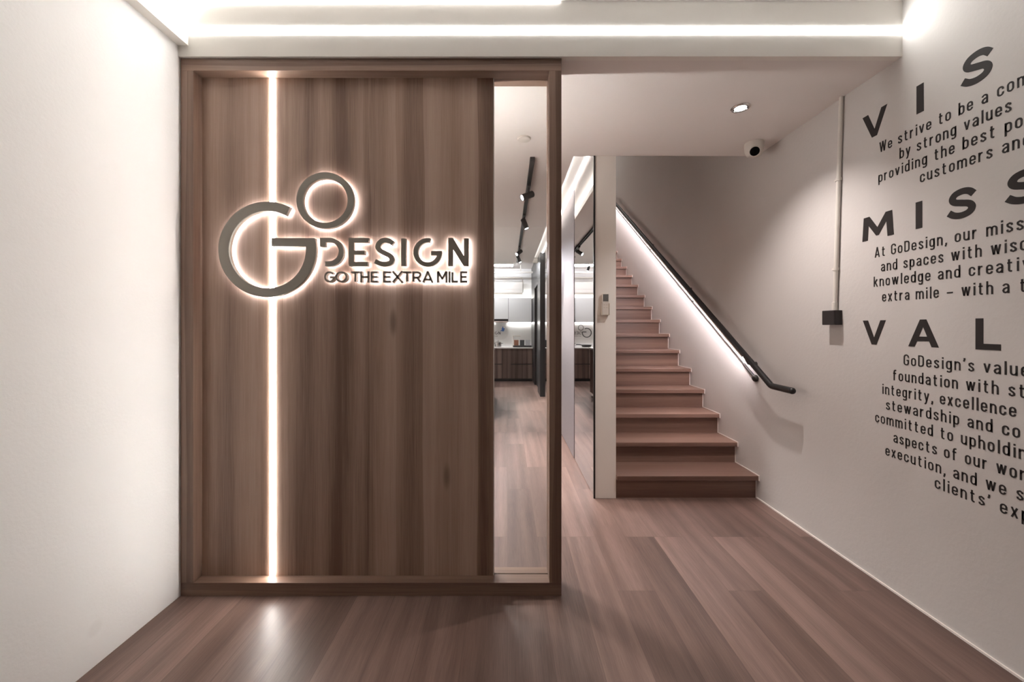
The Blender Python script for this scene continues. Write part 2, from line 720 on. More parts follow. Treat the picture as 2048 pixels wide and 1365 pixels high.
mb = MB().box((X_PIL, Y_PIL, 5.3), (XR, 10.0, 5.4))
struct(mb, 'ceiling_stairwell', 'ceil')
# charcoal wall with a dark doorway towards the kitchen
xd = .598
mb = MB()
mb.box((xd, 7.30, 0), (X_MIR + .006, 7.90, 2.74)).box((xd, 8.80, 0), (X_MIR + .006, Y_KIT, 2.74)).box((xd, 7.90, 2.13), (X_MIR + .006, 8.80, 2.74))
struct(mb, 'wall_charcoal', 'dark_lam')
mb = MB().box((X_MIR - .002, 7.9, 0), (X_MIR + .006, 8.8, 2.13))
struct(mb, 'door_1', 'void')

# mirror, brushed panel and their edge profile on the pillar's left flank
t = thing('wall_mirror', 'tall tinted mirror behind the white pillar, edged by a black strip', 'mirror', (X_MIR, 3.4, 0))
MB().box((X_MIR, Y_PIL + .012, .012), (X_MIR + .006, 3.843, 2.64)).build('mirror_glass', 'mirror', t)
MB().box((X_MIR - .004, Y_PIL - .006, 0), (X_MIR + .0075, Y_PIL + .012, Z_SOF)).build('edge_profile', 'black', t)
tag(MB().box((X_MIR - .004, 3.845, .012), (X_MIR + .006, 5.60, 2.60)).build('wall_panel', 'brushed'),
    'brushed silver wall panel just right of the walnut frame', 'wall panel')
tag(MB().box((X_MIR, 5.602, .012), (X_MIR + .006, 7.298, 2.64)).build('wall_mirror', 'mirror'),
    'narrow far mirror seen through the glass slot beside the charcoal wall', 'mirror')

# ---------------------------------------------------------------- strip lights
t = thing('strip_light', 'long white strip light running across the beam under the ceiling', 'light', (0, Y_BEAM, zs0))
MB().box((XL + .05, Y_BEAM - .0026, zs0), (XR - .001, Y_BEAM + .010, zs1)).build('diffuser', 'led_beam', t)
tag(MB().box((XL + .06, Y_BEAM - .004, 2.8085), (.245, Y_BEAM, 2.8145)).build('strip_light', 'led_cove'),
    'slim strip light at the ceiling line above the walnut partition', 'light')
tag(MB().box((XL + .004, -2.15, 2.617), (XL + .020, Y_BEAM - .04, 2.622)).build('strip_light', 'led_ledge'),
    'strip light lying on the white ledge of the left wall', 'light')
t = thing('strip_light', 'added unseen fill strip on the back of the walnut panel, brightening the showroom ceiling', 'light', (-.8, Y_FB, 1.64))  # unseen uplight, added to brighten the showroom ceiling and soffit
MB().box((-1.5, Y_FB - .001, 1.635), (-.13, Y_FB + .05, 1.65)).box((-1.5, Y_FB + .044, 1.65), (-.13, Y_FB + .05, 1.665)).build('shelf', 'white_plastic', t)
MB().box((-1.49, Y_FB + .008, 1.6505), (-.14, Y_FB + .040, 1.655)).build('diffuser', 'led_fill_up', t)
t = thing('cove_light', 'bright cove strip light along the top of the mirror', 'light', (.6, Y_PIL, 2.64))
MB().box((X_MIR - .009, Y_PIL + .02, 2.638), (X_MIR - .001, 7.75, 2.645)).build('diffuser', 'led_cove', t)
tag(MB().box((.455, Y_PIL + .02, Z_SOF + .051), (.475, 7.8, Z_SOF + .056)).build('cove_light', 'led_cove'),
    'strip light hidden on the lip of the showroom ceiling cove', 'light')

# ---------------------------------------------------------------- walnut partition
fx0, fx1 = XL + .002, (1123 - VX) * Y_FR / F_PX
tf, tr = .060, .058
zt = Z_SOF - .0005
part = thing('wooden_partition', 'walnut framed partition panel with a glowing vertical line and glass slot', 'partition', ((fx0 + fx1) / 2, Y_FB, 0))
zi0, zi1 = .062, zt - .0585
MB().box((fx0, Y_FR, 0), (fx1, Y_FB, zi0), .0012).build('bottom_rail', 'frame_h', part)
MB().box((fx0, Y_FR, zi1), (fx1, Y_FB, zt), .0012).build('top_rail', 'frame_h', part)
MB().box((fx0, Y_FR, zi0), (fx0 + tf, Y_FB, zi1), .0012).build('stile', 'frame_v', part)
MB().box((fx1 - tr, Y_FR, zi0), (fx1, Y_FB, zi1), .0012).build('stile', 'frame_v', part)
px1 = (986.5 - VX) * Y_PAN / F_PX
xs = (545.0 - VX) * Y_PAN / F_PX
hw = .0105
MB().box((fx0 + tf, Y_PAN, zi0), (xs - hw, Y_PAN + .034, zi1)).box((xs + hw, Y_PAN, zi0), (px1, Y_PAN + .034, zi1)).box((xs - hw, Y_PAN + .012, zi0), (xs + hw, Y_PAN + .034, zi1)).build('panel', 'panel', part)
MB().box((xs - hw, Y_PAN - .005, zi0 + .001), (xs + hw, Y_PAN + .012, zi1 - .001)).build('light_strip', 'led_panel', part, label='glowing white vertical light strip')
MB().box((px1 + .0005, Y_PAN + .010, zi0), (fx1 - tr, Y_PAN + .020, zi1)).build('glass_pane', 'glass', part, label='clear glass pane')
MB().box((px1, Y_PAN + .002, zi0), (px1 + .004, Y_PAN + .034, zi1)).build('edge_strip', 'white_plastic', part, label='thin white edge strip beside the glass')

# ---------------------------------------------------------------- halo-lit letters
Y_LET, D_LET = 1.905, .025
S_LET = F_PX / Y_LET


def to_plane(p):                                   # picture point -> (x, z) on the plane of the letter faces
    return ((p[0] - VX) / S_LET, EYE + (VY - p[1]) / S_LET)


def za(p):
    return (635 + p[0] / 12.406, 465 + p[1] / 12.406)


def zb(p):
    return (785 + p[0] / 12.406, 465 + p[1] / 12.406)


def ring(cx, cy, rx, ry):
    return arc(cx, cy, rx, ry, 0, 360 - 360 / 72, 71)


LOGO = {}
LOGO['G'] = [arc(534.0, 499, 97.5, 95.6, -62.5, -373.7, 90) + [(542.6, 476.3), (542.6, 493)] + arc(534.3, 499.3, 77.3, 77.6, -364.6, -62, 90)]
LOGO['O'] = [ring(649.8, 400.6, 57.3, 56.2), ring(649.8, 401, 45.2, 44.8)]
LOGO['D'] = [[za(p) for p in [(62, 135), (290, 135)] + arc(290, 487.5, 350, 352.5, -90, 90, 32) + [(185, 840), (185, 714)] + arc(288, 477, 235, 237, 90, -90, 32) + [(182, 240), (182, 355), (62, 355)]]]
LOGO['E'] = [[za(p) for p in [(770, 135), (1262, 135), (1262, 246), (888, 246), (888, 450), (1165, 450), (1165, 548), (888, 548), (888, 732), (1243, 732), (1243, 836), (770, 836)]]]
LOGO['S'] = [[za(p) for p in stroke([(1868, 272), (1785, 215), (1680, 192), (1565, 228), (1490, 340), (1535, 440), (1660, 510), (1790, 580), (1843, 675), (1795, 758), (1660, 788), (1540, 768), (1425, 715)], 116)]]
LOGO['I'] = [[zb(p) for p in [(213, 150), (328, 150), (328, 832), (213, 832)]]]
LOGO['G2'] = [[zb(p) for p in arc(870, 494, 354, 354, -79, -365.3, 72) + [(955, 462), (955, 568), (1085, 568)] + arc(870, 494, 240, 250, -342, -79, 60)]]
LOGO['N'] = [[zb(p) for p in [(1381, 135), (1500, 135), (1772, 580), (1772, 148), (1888, 148), (1886, 832), (1762, 832), (1495, 410), (1495, 832), (1381, 832)]]]
FLAT = Matrix(((1, 0, 0, 0), (0, 0, -1, 0), (0, 1, 0, 0), (0, 0, 0, 1)))      # drawing plane -> facing the viewer (z becomes -y)


def place_letter(me, back, name, label, cat, group, pins=2):
    """me drawn in (x, z) of the letter plane with depth along +z; facing -Y"""
    x0, x1, z0, z1 = bounds(me)
    t = thing(name, label, cat, ((x0 + x1) / 2, Y_PAN, z0), group)
    me.transform(Matrix.Translation((0, Y_LET + D_LET, 0)) @ FLAT)
    link_mesh(me, 'face', 'letter', t)
    back.transform(Matrix.Translation((0, Y_LET + D_LET + .002, 0)) @ FLAT)
    link_mesh(back, 'backlight', 'led_halo', t)
    return t, me


def add_pins(t, me, n):
    """stand-off pins from the letter's back to the panel"""
    bm = bmesh.new()
    bm.from_mesh(me)
    off = world_loc(t)
    fs = [f for f in bm.faces if f.normal.y > .9]
    fs.sort(key=lambda f: -f.calc_area())
    got = []
    for f in fs:
        c = f.calc_center_median() + off
        if all((c - g).length > .03 for g in got):
            got.append(c)
        if len(got) >= n:
            break
    bm.free()
    for c in got:
        MB().cyl((c.x, Y_LET + D_LET - .001, c.z), (c.x, Y_PAN + .0005, c.z), .0022, seg=8).build('mounting_pin', 'black', t)


def shrink_loops(loops, d):
    """loops pulled inwards a little (outer shrinks, holes grow)"""
    res = []
    for k, lp in enumerate(loops):
        n = len(lp)
        ar = sum(lp[i][0] * lp[(i + 1) % n][1] - lp[(i + 1) % n][0] * lp[i][1] for i in range(n))
        s = (1 if ar > 0 else -1) * (1 if k == 0 else -1)
        out = []
        for i in range(n):
            a, b2, c = Vector(lp[i - 1]), Vector(lp[i]), Vector(lp[(i + 1) % n])
            e1, e2 = (b2 - a), (c - b2)
            if e1.length < 1e-9 or e2.length < 1e-9:
                out.append(tuple(b2))
                continue
            n1 = Vector((-e1.y, e1.x)).normalized() * s
            n2 = Vector((-e2.y, e2.x)).normalized() * s
            h = (n1 + n2)
            h = h / max(.4, h.length_squared / 2) if h.length > 1e-6 else n1
            out.append(tuple(b2 + h * d))
        res.append(out)
    return res


LL = [('G', 'big grey metal letter G crossed by the glowing line, halo lit', 'large halo-lit letters'),
      ('O', 'grey metal ring letter O perched above right of the big G', 'large halo-lit letters'),
      ('D', 'grey metal open letter D starting the word DESIGN beside the big G', 'halo-lit letters of DESIGN'),
      ('E', 'grey metal letter E between D and S in DESIGN', 'halo-lit letters of DESIGN'),
      ('S', 'grey metal letter S after the E in DESIGN', 'halo-lit letters of DESIGN'),
      ('I', 'grey metal straight letter I between S and G in DESIGN', 'halo-lit letters of DESIGN'),
      ('G2', 'grey metal small letter G before the N in DESIGN', 'halo-lit letters of DESIGN'),
      ('N', 'dark grey metal letter N ending the word DESIGN', 'halo-lit letters of DESIGN')]
for key, label, grp in LL:
    loops = [[to_plane(p) for p in lp] for lp in LOGO[key]]
    me = outline_mesh(loops, D_LET)
    back = outline_mesh(shrink_loops(loops, .0015), .002)
    t, me = place_letter(me, back, 'sign_letter', label, 'letter', grp)
    add_pins(t, me, 4 if key in ('G', 'O') else 3)

TAGL = [('G', 'A', 162, 430, 'small dark letter G opening the tagline GO THE EXTRA MILE'),
        ('O', 'A', 437, 738, 'small dark letter O after the tagline G'),
        ('T', 'A', 830, 1040, 'small dark letter T starting THE in the tagline'),
        ('H', 'A', 1057, 1283, 'small dark letter H in THE of the tagline'),
        ('E', 'A', 1318, 1515, 'small dark letter E ending THE in the tagline'),
        ('E', 'A', 1625, 1835, 'small dark letter E starting EXTRA in the tagline'),
        ('X', 'B', -2, 238, 'small dark letter X in EXTRA of the tagline'),
        ('T', 'B', 255, 462, 'small dark letter T in EXTRA of the tagline'),
        ('R', 'B', 490, 708, 'small dark letter R in EXTRA of the tagline'),
        ('A', 'B', 742, 1000, 'small dark letter A ending EXTRA in the tagline'),
        ('M', 'B', 1103, 1358, 'small dark letter M starting MILE in the tagline'),
        ('I', 'B', 1388, 1432, 'small dark letter I in MILE of the tagline'),
        ('L', 'B', 1460, 1642, 'small dark letter L in MILE of the tagline'),
        ('E', 'B', 1675, 1870, 'small dark letter E closing the tagline below the N')]


def ribbon(pts, wd, closed=False):
    """centre line -> (left, right) edge points with limited mitres"""
    P = [Vector((p[0], p[1])) for p in pts]
    n = len(P)
    lf, rt = [], []
    for i, p in enumerate(P):
        a = P[i - 1] if (i > 0 or closed) else None
        c = P[(i + 1) % n] if (i < n - 1 or closed) else None
        if a is None:
            t0 = t1 = (c - p).normalized()
        elif c is None:
            t0 = t1 = (p - a).normalized()
        else:
            t0, t1 = (p - a).normalized(), (c - p).normalized()
        n0, n1 = Vector((-t0.y, t0.x)), Vector((-t1.y, t1.x))
        h = n0 + n1
        h = h / max(.45, h.length_squared / 2) if h.length > 1e-4 else n0
        lf.append(p + h * wd / 2)
        rt.append(p - h * wd / 2)
    return lf, rt


def strokes_mesh(strokes, fx, wd, z0, z1):
    """strokes (list of (points, closed)) mapped by fx -> solid ribbons between depths z0 and z1"""
    bm = bmesh.new()
    for pts, closed in strokes:
        lf, rt = ribbon([fx(p) for p in pts], wd, closed)
        n = len(lf)
        ring4 = [[bm.verts.new((q.x, q.y, z)) for q, z in ((lf[i], z1), (rt[i], z1), (rt[i], z0), (lf[i], z0))] for i in range(n)]
        for i in range(n if closed else n - 1):
            a, b2 = ring4[i], ring4[(i + 1) % n]
            for k in range(4):
                bm.faces.new([a[k], a[(k + 1) % 4], b2[(k + 1) % 4], b2[k]])
        if not closed:
            bm.faces.new(ring4[0])
            bm.faces.new(ring4[-1][::-1])
    bmesh.ops.recalc_face_normals(bm, faces=bm.faces)
    me = bpy.data.meshes.new('strokes')
    bm.to_mesh(me)
    bm.free()
    return me


CAPS = {                                           # unit box, centre lines
    'G': [(arc(.5, .5, .5, .5, 42, 340, 30) + [(1.0, .46), (.55, .46)], False)],
    'O': [(arc(.5, .5, .5, .5, 0, 350, 35), True)],
    'T': [([(0, 1), (1, 1)], False), ([(.5, 1), (.5, 0)], False)],
    'H': [([(0, 0), (0, 1)], False), ([(1, 0), (1, 1)], False), ([(0, .5), (1, .5)], False)],
    'E': [([(1, 1), (0, 1), (0, 0), (1, 0)], False), ([(0, .5), (.92, .5)], False)],
    'X': [([(0, 0), (1, 1)], False), ([(0, 1), (1, 0)], False)],
    'R': [([(0, 0), (0, 1), (.62, 1)] + arc(.62, .72, .38, .28, 80, -90, 12) + [(0, .44)], False), ([(.5, .44), (1, 0)], False)],
    'A': [([(.06, 0), (.52, 1)], False), ([(.48, 1), (.94, 0)], False), ([(.16, .27), (.84, .27)], False)],
    'M': [([(0, 0), (0, 1)], False), ([(0, 1), (.52, .30)], False), ([(.48, .30), (1, 1)], False), ([(1, 1), (1, 0)], False)],
    'I': [([(.5, 0), (.5, 1)], False)],
    'L': [([(0, 1), (0, 0), (1, 0)], False)],
}
for ch, o, a0, a1, label in TAGL:
    zz = za if o == 'A' else zb
    pa, pb = to_plane(zz((a0, 1243))), to_plane(zz((a1, 968)))
    wd = 46 / 12.406 / S_LET
    hw_ = wd / 2

    def fx(p):
        if ch == 'I':
            return ((pa[0] + pb[0]) / 2, pa[1] + p[1] * (pb[1] - pa[1]))
        ins = 0 if ch in 'XTA' else hw_
        iy = 0 if ch in 'XHAMI' else hw_
        return (pa[0] + ins + p[0] * (pb[0] - pa[0] - 2 * ins), pa[1] + iy + p[1] * (pb[1] - pa[1] - 2 * iy))
    t, me = place_letter(strokes_mesh(CAPS[ch], fx, wd, 0, D_LET), strokes_mesh(CAPS[ch], fx, wd * .8, 0, .002), 'sign_letter', label, 'letter', 'small tagline letters')
    add_pins(t, me, 2)

# ---------------------------------------------------------------- lettering on the right wall
RW = Matrix(((0, 0, -1, 0), (-1, 0, 0, 0), (0, 1, 0, 0), (0, 0, 0, 1)))        # u -> -Y, v -> Z, depth -> -X
TH = .0012


def bold(ch):
    """heavy grotesque capitals, unit cap height -> (loops, width)"""
    k = .235
    if ch == 'I':
        return [[(0, 0), (k, 0), (k, 1), (0, 1)]], k
    if ch == 'V':
        return [[(0, 1), (.25, 1), (.535, .29), (.82, 1), (1.06, 1), (.64, 0), (.42, 0)]], 1.06
    if ch == 'A':
        return [[(0, 0), (.235, 0), (.325, .205), (.755, .205), (.84, 0), (1.08, 0), (.655, 1), (.43, 1)], [(.395, .375), (.685, .375), (.54, .735)]], 1.08
    if ch == 'M':
        return [[(0, 0), (.06, 1), (.30, 1), (.62, .47), (.94, 1), (1.18, 1), (1.24, 0), (1.01, 0), (.965, .62), (.67, .13), (.57, .13), (.265, .62), (.23, 0)]], 1.24
    if ch == 'N':
        return [[(0, 0), (0, 1), (.20, 1), (.72, .36), (.72, 1), (.95, 1), (.95, 0), (.76, 0), (.23, .66), (.23, 0)]], .95
    if ch == 'L':
        return [[(0, 0), (.74, 0), (.74, .19), (k, .19), (k, 1), (0, 1)]], .74
    if ch == 'E':
        return [[(0, 0), (.80, 0), (.80, .185), (k, .185), (k, .41), (.71, .41), (.71, .59), (k, .59), (k, .815), (.79, .815), (.79, 1), (0, 1)]], .80
    if ch == 'U':
        return [[(0, 1), (k, 1), (k, .43)] + arc(.47, .43, .235, .23, 180, 360, 20) + [(.705, 1), (.94, 1), (.94, .43)] + arc(.47, .43, .47, .445, 0, -180, 30)], .94
    if ch == 'O':
        return [arc(.54, .5, .54, .515, 0, 355, 60), arc(.54, .5, .30, .30, 0, 355, 50)], 1.08
    if ch == 'S':
        return [stroke([(.80, .73), (.66, .86), (.47, .905), (.26, .855), (.165, .725), (.23, .595), (.45, .515), (.67, .435), (.75, .295), (.66, .155), (.44, .098), (.22, .145), (.055, .265)], .215)], .86


def heading(word, z, cap, spans, label):
    """spans: (left, right) wall depth of each letter"""
    t = thing('wall_heading', label, 'lettering', (XR, spans[0][0], z))
    for ch, (ya, yb) in zip(word, spans):
        loops, wd = bold(ch)
        k = (ya - yb) / wd
        me = outline_mesh([[(p[0] * k - ya, p[1] * cap + z) for p in lp] for lp in loops], TH)
        me.transform(Matrix.Translation((XR, 0, 0)) @ RW)
        link_mesh(me, 'letter', 'vinyl', t)


def wy(px):
    return F_PX * XR / (px - VX)


heading('VISION', 2.243, .127, [(wy(1725.4), wy(1774.6)), (wy(1833.3), wy(1847.7)), (wy(1922), wy(1985.6)), (1.372, 1.342), (1.21, 1.075), (.945, .827)],
        'bold black heading VISION, topmost heading on the white right wall')
heading('MISSION', 1.722, .121, [(wy(1725), wy(1787.8)), (wy(1831.7), wy(1844.6)), (wy(1894.5), wy(1952)), (wy(2010.5), 1.378), (1.262, 1.233), (1.12, .985), (.87, .752)],
        'bold black heading MISSION, middle heading on the white right wall')
heading('VALUES', 1.187, .123, [(wy(1726), wy(1771.9)), (wy(1816.9), wy(1878)), (wy(1951.4), wy(2001.9)), (1.35, 1.235), (1.105, 1.01), (.89, .785)],
        'bold black heading VALUES, lowest heading on the white right wall')


# condensed grotesque, centre lines in units of the cap height
W_, XH_, R_ = .29, .66, .17


def st_(x, a, b):
    return ([(x, a), (x, b)], False)


def arch(x0, x1, ytop, yend):
    return arc((x0 + x1) / 2, ytop - R_, (x1 - x0) / 2, R_, 180, 0, 10) + [(x1, yend)]


def stadium(x0, x1, y0, y1):
    c, rx = (x0 + x1) / 2, (x1 - x0) / 2
    return arc(c, y1 - R_, rx, R_, 0, 180, 10) + arc(c, y0 + R_, rx, R_, 180, 360, 10)


cx_ = W_ / 2
GL = {
    'a': [([(W_, 0), (W_, XH_ - R_)] + arc(cx_, XH_ - R_, cx_, R_, 15, 165, 10), False), ([(W_, .40), (.15, .385), (.05, .33), (0, .22), (.04, .10), (.12, .058), (.21, .085), (W_, .18)], False)],
    'b': [st_(0, 0, 1), (stadium(0, W_, .06, XH_), True)],
    'c': [([(W_, .45)] + arc(cx_, XH_ - R_, cx_, R_, 0, 180, 10) + arc(cx_, .06 + R_, cx_, R_, 180, 360, 10) + [(W_, .27)], False)],
    'd': [st_(W_, 0, 1), (stadium(0, W_, .06, XH_), True)],
    'e': [([(0, .36), (W_, .36)] + arc(cx_, XH_ - R_, cx_, R_, 0, 180, 10) + arc(cx_, .06 + R_, cx_, R_, 180, 352, 10), False)],
    'f': [([(.09, 0), (.09, .80), (.11, .89), (.16, .935), (.27, .94)], False), ([(0, XH_), (.26, XH_)], False)],
    'g': [([(W_, .72), (W_, -.06), (.27, -.15), (.20, -.20), (.10, -.20), (.02, -.14)], False), (stadium(0, W_, .06, XH_), True)],
    'h': [st_(0, 0, 1), (arch(0, W_, XH_, 0), False)],
    'i': [st_(.03, 0, .72), st_(.03, .84, .97)],
    'k': [st_(0, 0, 1), ([(.28, .72), (.02, .32)], False), ([(.10, .43), (.30, 0)], False)],
    'l': [st_(.03, 0, 1)],
    'm': [st_(0, 0, .72), (arch(0, .27, XH_, 0), False), (arch(.27, .54, XH_, 0), False)],
    'n': [st_(0, 0, .72), (arch(0, W_, XH_, 0), False)],
    'o': [(stadium(0, W_, .06, XH_), True)],
    'p': [st_(0, -.24, .72), (stadium(0, W_, .06, XH_), True)],
    'r': [st_(0, 0, .72), ([(0, .42), (.03, .55), (.09, .64), (.20, .655)], False)],
    's': [([(.265, .50), (.25, .60), (.14, .66), (.03, .60), (.02, .50), (.08, .41), (.20, .32), (.27, .22), (.26, .12), (.14, .058), (.03, .11), (.01, .22)], False)],
    't': [([(.09, .92), (.09, .17), (.12, .09), (.17, .06), (.25, .06)], False), ([(0, XH_), (.24, XH_)], False)],
    'u': [st_(W_, 0, .72), ([(0, .72)] + arc(cx_, .06 + R_, cx_, R_, 180, 360, 10), False)],
    'v': [([(0, .72), (.15, .04)], False), ([(.15, .04), (.30, .72)], False)],
    'w': [([(0, .72), (.13, .02)], False), ([(.12, .02), (.25, .72)], False), ([(.24, .72), (.37, .02)], False), ([(.36, .02), (.49, .72)], False)],
    'x': [([(0, 0), (.28, .72)], False), ([(0, .72), (.28, 0)], False)],
    'y': [([(0, .72), (.16, .04)], False), ([(.31, .72), (.15, .02), (.11, -.13), (.07, -.19), (0, -.20)], False)],
    'W': [([(0, 1), (.15, .02)], False), ([(.14, .02), (.29, 1)], False), ([(.28, 1), (.43, .02)], False), ([(.42, .02), (.57, 1)], False)],
    'A': [([(0, 0), (.20, 1)], False), ([(.19, 1), (.39, 0)], False), ([(.06, .27), (.33, .27)], False)],
    'G': [([(.33, .72)] + arc(.165, .77, .165, R_, 0, 180, 10) + arc(.165, .06 + R_, .165, R_, 180, 360, 10) + [(.33, .46), (.19, .46)], False)],
    'D': [([(0, .06), (0, .94), (.17, .94), (.28, .90), (.33, .78), (.33, .22), (.28, .10), (.17, .06), (0, .06)], False)],
    ',': [([(.03, .13), (.03, -.02), (-.02, -.16)], False)],
    '\u2019': [([(.03, 1.02), (.03, .88), (-.02, .74)], False)],
    '\u2013': [([(0, .36), (.42, .36)], False)],
    ' ': [],
}
ST_W, GAP = .118, .155


def glyph_w(ch):
    if ch == ' ':
        return .10
    return max(p[0] for st, c in GL[ch] for p in st)


def layout(text):
    x, out = 0.0, []
    for ch in text:
        out.append(x)
        x += glyph_w(ch) + ST_W + GAP
    return out, x


def para(label, lines):
    t = thing('wall_paragraph', label, 'lettering', (XR, 1.6, lines[-1][3]))
    for text, n, pxs, z, pxa in lines:
        ya, yb = wy(pxs), wy(pxa)
        xs_, tot = layout(text)
        k = (ya - yb) / xs_[n]
        cap = .0515
        sx = k / cap
        pos = 0
        for wrd in text.split(' '):
            strokes = []
            for ch, x in zip(wrd, xs_[pos:]):
                for pts, closed in GL[ch]:
                    strokes.append(([((q[0] + x + ST_W / 2), q[1]) for q in pts], closed))
            pos += len(wrd) + 1
            # ribbons drawn at the true proportions, so strokes keep one weight
            me = strokes_mesh(strokes, lambda p: (-ya + p[0] * k, z + p[1] * cap), ST_W * cap * .95, 0.0002, TH)
            me.transform(Matrix.Translation((XR, 0, 0)) @ RW)
            link_mesh(me, 'word', 'vinyl', t)


para('four lines of black text under the heading VISION on the right wall', [
    ('We strive to be a company', 18, 1759, 2.147, 1994.3),
    ('by strong values', 10, 1799.3, 2.0735, 1928),
    ('providing the best possible', 19, 1757, 2.000, 2009.5),
    ('customers and', 10, 1840, 1.926, 2004)])
para('four lines of black text under the heading MISSION on the right wall', [
    ('At GoDesign, our mission', 17, 1749.6, 1.627, 1972.5),
    ('and spaces with wisdom', 16, 1762, 1.552, 1981.6),
    ('knowledge and creativity', 14, 1747.6, 1.480, 1937.6),
    ('extra mile \u2013 with a t', 13, 1764.4, 1.402, 1923)])
para('eight lines of black text under the heading VALUES on the right wall', [
    ('GoDesign\u2019s values', 11, 1807.4, 1.097, 1967),
    ('foundation with st', 11, 1785.4, 1.0195, 1932),
    ('integrity, excellence', 11, 1764.5, .945, 1880),
    ('stewardship and co', 12, 1771.9, .871, 1934.9),
    ('committed to upholding', 13, 1750.6, .797, 1922),
    ('aspects of our work', 15, 1787, .721, 1992.7),
    ('execution, and we s', 15, 1771, .646, 1971.5),
    ('clients\u2019 exp', 9, 1869.7, .576, 2000)])

# ---------------------------------------------------------------- staircase
RUN, RISE, Y1, Z1, NST = .2709, .1704, 2.9388, .175, 18
st = thing('staircase', 'reddish brown wooden staircase climbing between white pillar and right wall', 'staircase', (1.33, Y_PIL, 0))
xa, xb = X_PIL + .001, XR - .006
ov = .036
for k in range(NST):
    yk, zk = Y1 + RUN * k, Z1 + RISE * k
    zp = 0 if k == 0 else Z1 + RISE * (k - 1)
    yr = yk + ov
    yend = yk + RUN + ov + .012
    MB().box((xa, yr, zp), (xb, yr + .012, zk - .034)).build('riser', 'stair', st)
    MB().box((xa, yk, zk - .034), (xb, yend, zk), .003).build('tread', 'stair', st)
mb = MB()
for k in range(NST):
    yk, zk = Y1 + RUN * k, Z1 + RISE * k
    zp = 0 if k == 0 else Z1 + RISE * (k - 1)
    mb.box((xb, yk + ov - .004, zp), (XR - .0005, yk + ov + .006, zk - .034))
    mb.box((xb, yk - .005, zk - .036), (XR - .0005, yk + RUN + ov + .006, zk + .005))
mb.build('edge_bead', 'seal', st, label='thin white bead along the stair edge')
yl = Y1 + RUN * NST + ov
mb = MB().box((xa, yl, Z1 + RISE * NST - .03), (xb, Y_KIT - .002, Z1 + RISE * NST))
mb.build('landing', 'stair', st)

# ---------------------------------------------------------------- handrail with its strip light
XH = 1.78
SL = RISE / RUN
bend = Vector((XH, 2.684, EYE - (772.5 - VY) * 2.684 / F_PX))
tip = Vector((XH, 2.488, bend.z - .002))
topY = 7.9
top = Vector((XH, topY, bend.z + (topY - bend.y) * SL))
hr = thing('handrail', 'black round handrail sloping up the right wall above the stairs', 'handrail', tuple(tip))
rr = .0205
d1 = (bend - tip).normalized()
d2 = (top - bend).normalized()
path = [tip, tip + d1 * .02, bend - d1 * .018, bend - d1 * .006 + d2 * .002, bend + d2 * .008, bend + d2 * .022, top]
MB().tube(path, rr, 20).build('rail', 'black', hr, smooth=True)
e0 = tip - d1 * .0
mt = Matrix.Translation(tip) @ (-d1).to_track_quat('Z', 'Y').to_matrix().to_4x4()
MB().lathe([(rr, -.004), (rr * 1.02, 0), (rr * .9, .008), (rr * .6, .014), (0, .017)], 20, mt).build('end_cap', 'black', hr, smooth=True)
# strip light in a shallow channel under the rail
nrm = Vector((0, d2.z, -d2.y))
side = Vector((1, 0, 0))
s0 = bend + d2 * .36
s1 = top


def bar_along(o0, o1, a0, a1):
    mb = MB()
    r8 = [[mb.bm.verts.new(p + nrm * o + side * q) for o, q in ((o0, a0), (o0, a1), (o1, a1), (o1, a0))] for p in (s0, s1)]
    for i in range(4):
        mb.bm.faces.new([r8[0][i], r8[0][(i + 1) % 4], r8[1][(i + 1) % 4], r8[1][i]])
    mb.bm.faces.new(r8[0])
    mb.bm.faces.new(r8[1][::-1])
    return mb


mb = bar_along(rr - .004, rr + .004, -.012, .012)
for a0, a1 in ((-.012, -.010), (.010, .012)):
    m2 = bar_along(rr + .004, rr + (.012 if a0 > 0 else .007), a0, a1)
    tmp = bpy.data.meshes.new('tmp')
    m2.bm.to_mesh(tmp)
    mb.bm.from_mesh(tmp)
    bpy.data.meshes.remove(tmp)
mb.build('light_channel', 'cream_plastic', hr)
bar_along(rr + .004, rr + .006, -.008, .008).build('light_strip', 'led_rail', hr, label='glowing white strip under the rail')
for yb_ in (2.985, 4.035, 5.085, 6.135, 7.185):
    c = bend + d2 * ((yb_ - bend.y) / d2.y)
    pts = [c + Vector((0, 0, -rr + .004)), c + Vector((.003, -.01, -rr - .022)), c + Vector((.014, -.014, -rr - .044)), c + Vector((.034, -.012, -rr - .052)), c + Vector((XR - XH - .004, -.006, -rr - .050))]
    mb = MB().tube(pts, .0055, 10)
    mb.lathe([(0, 0), (.020, 0), (.019, .004), (0, .004)], 20, Matrix.Translation((XR, c.y - .006, c.z - rr - .05)) @ Matrix.Rotation(-PI / 2, 4, 'Y'))
    mb.build('bracket', 'black', hr, smooth=True)

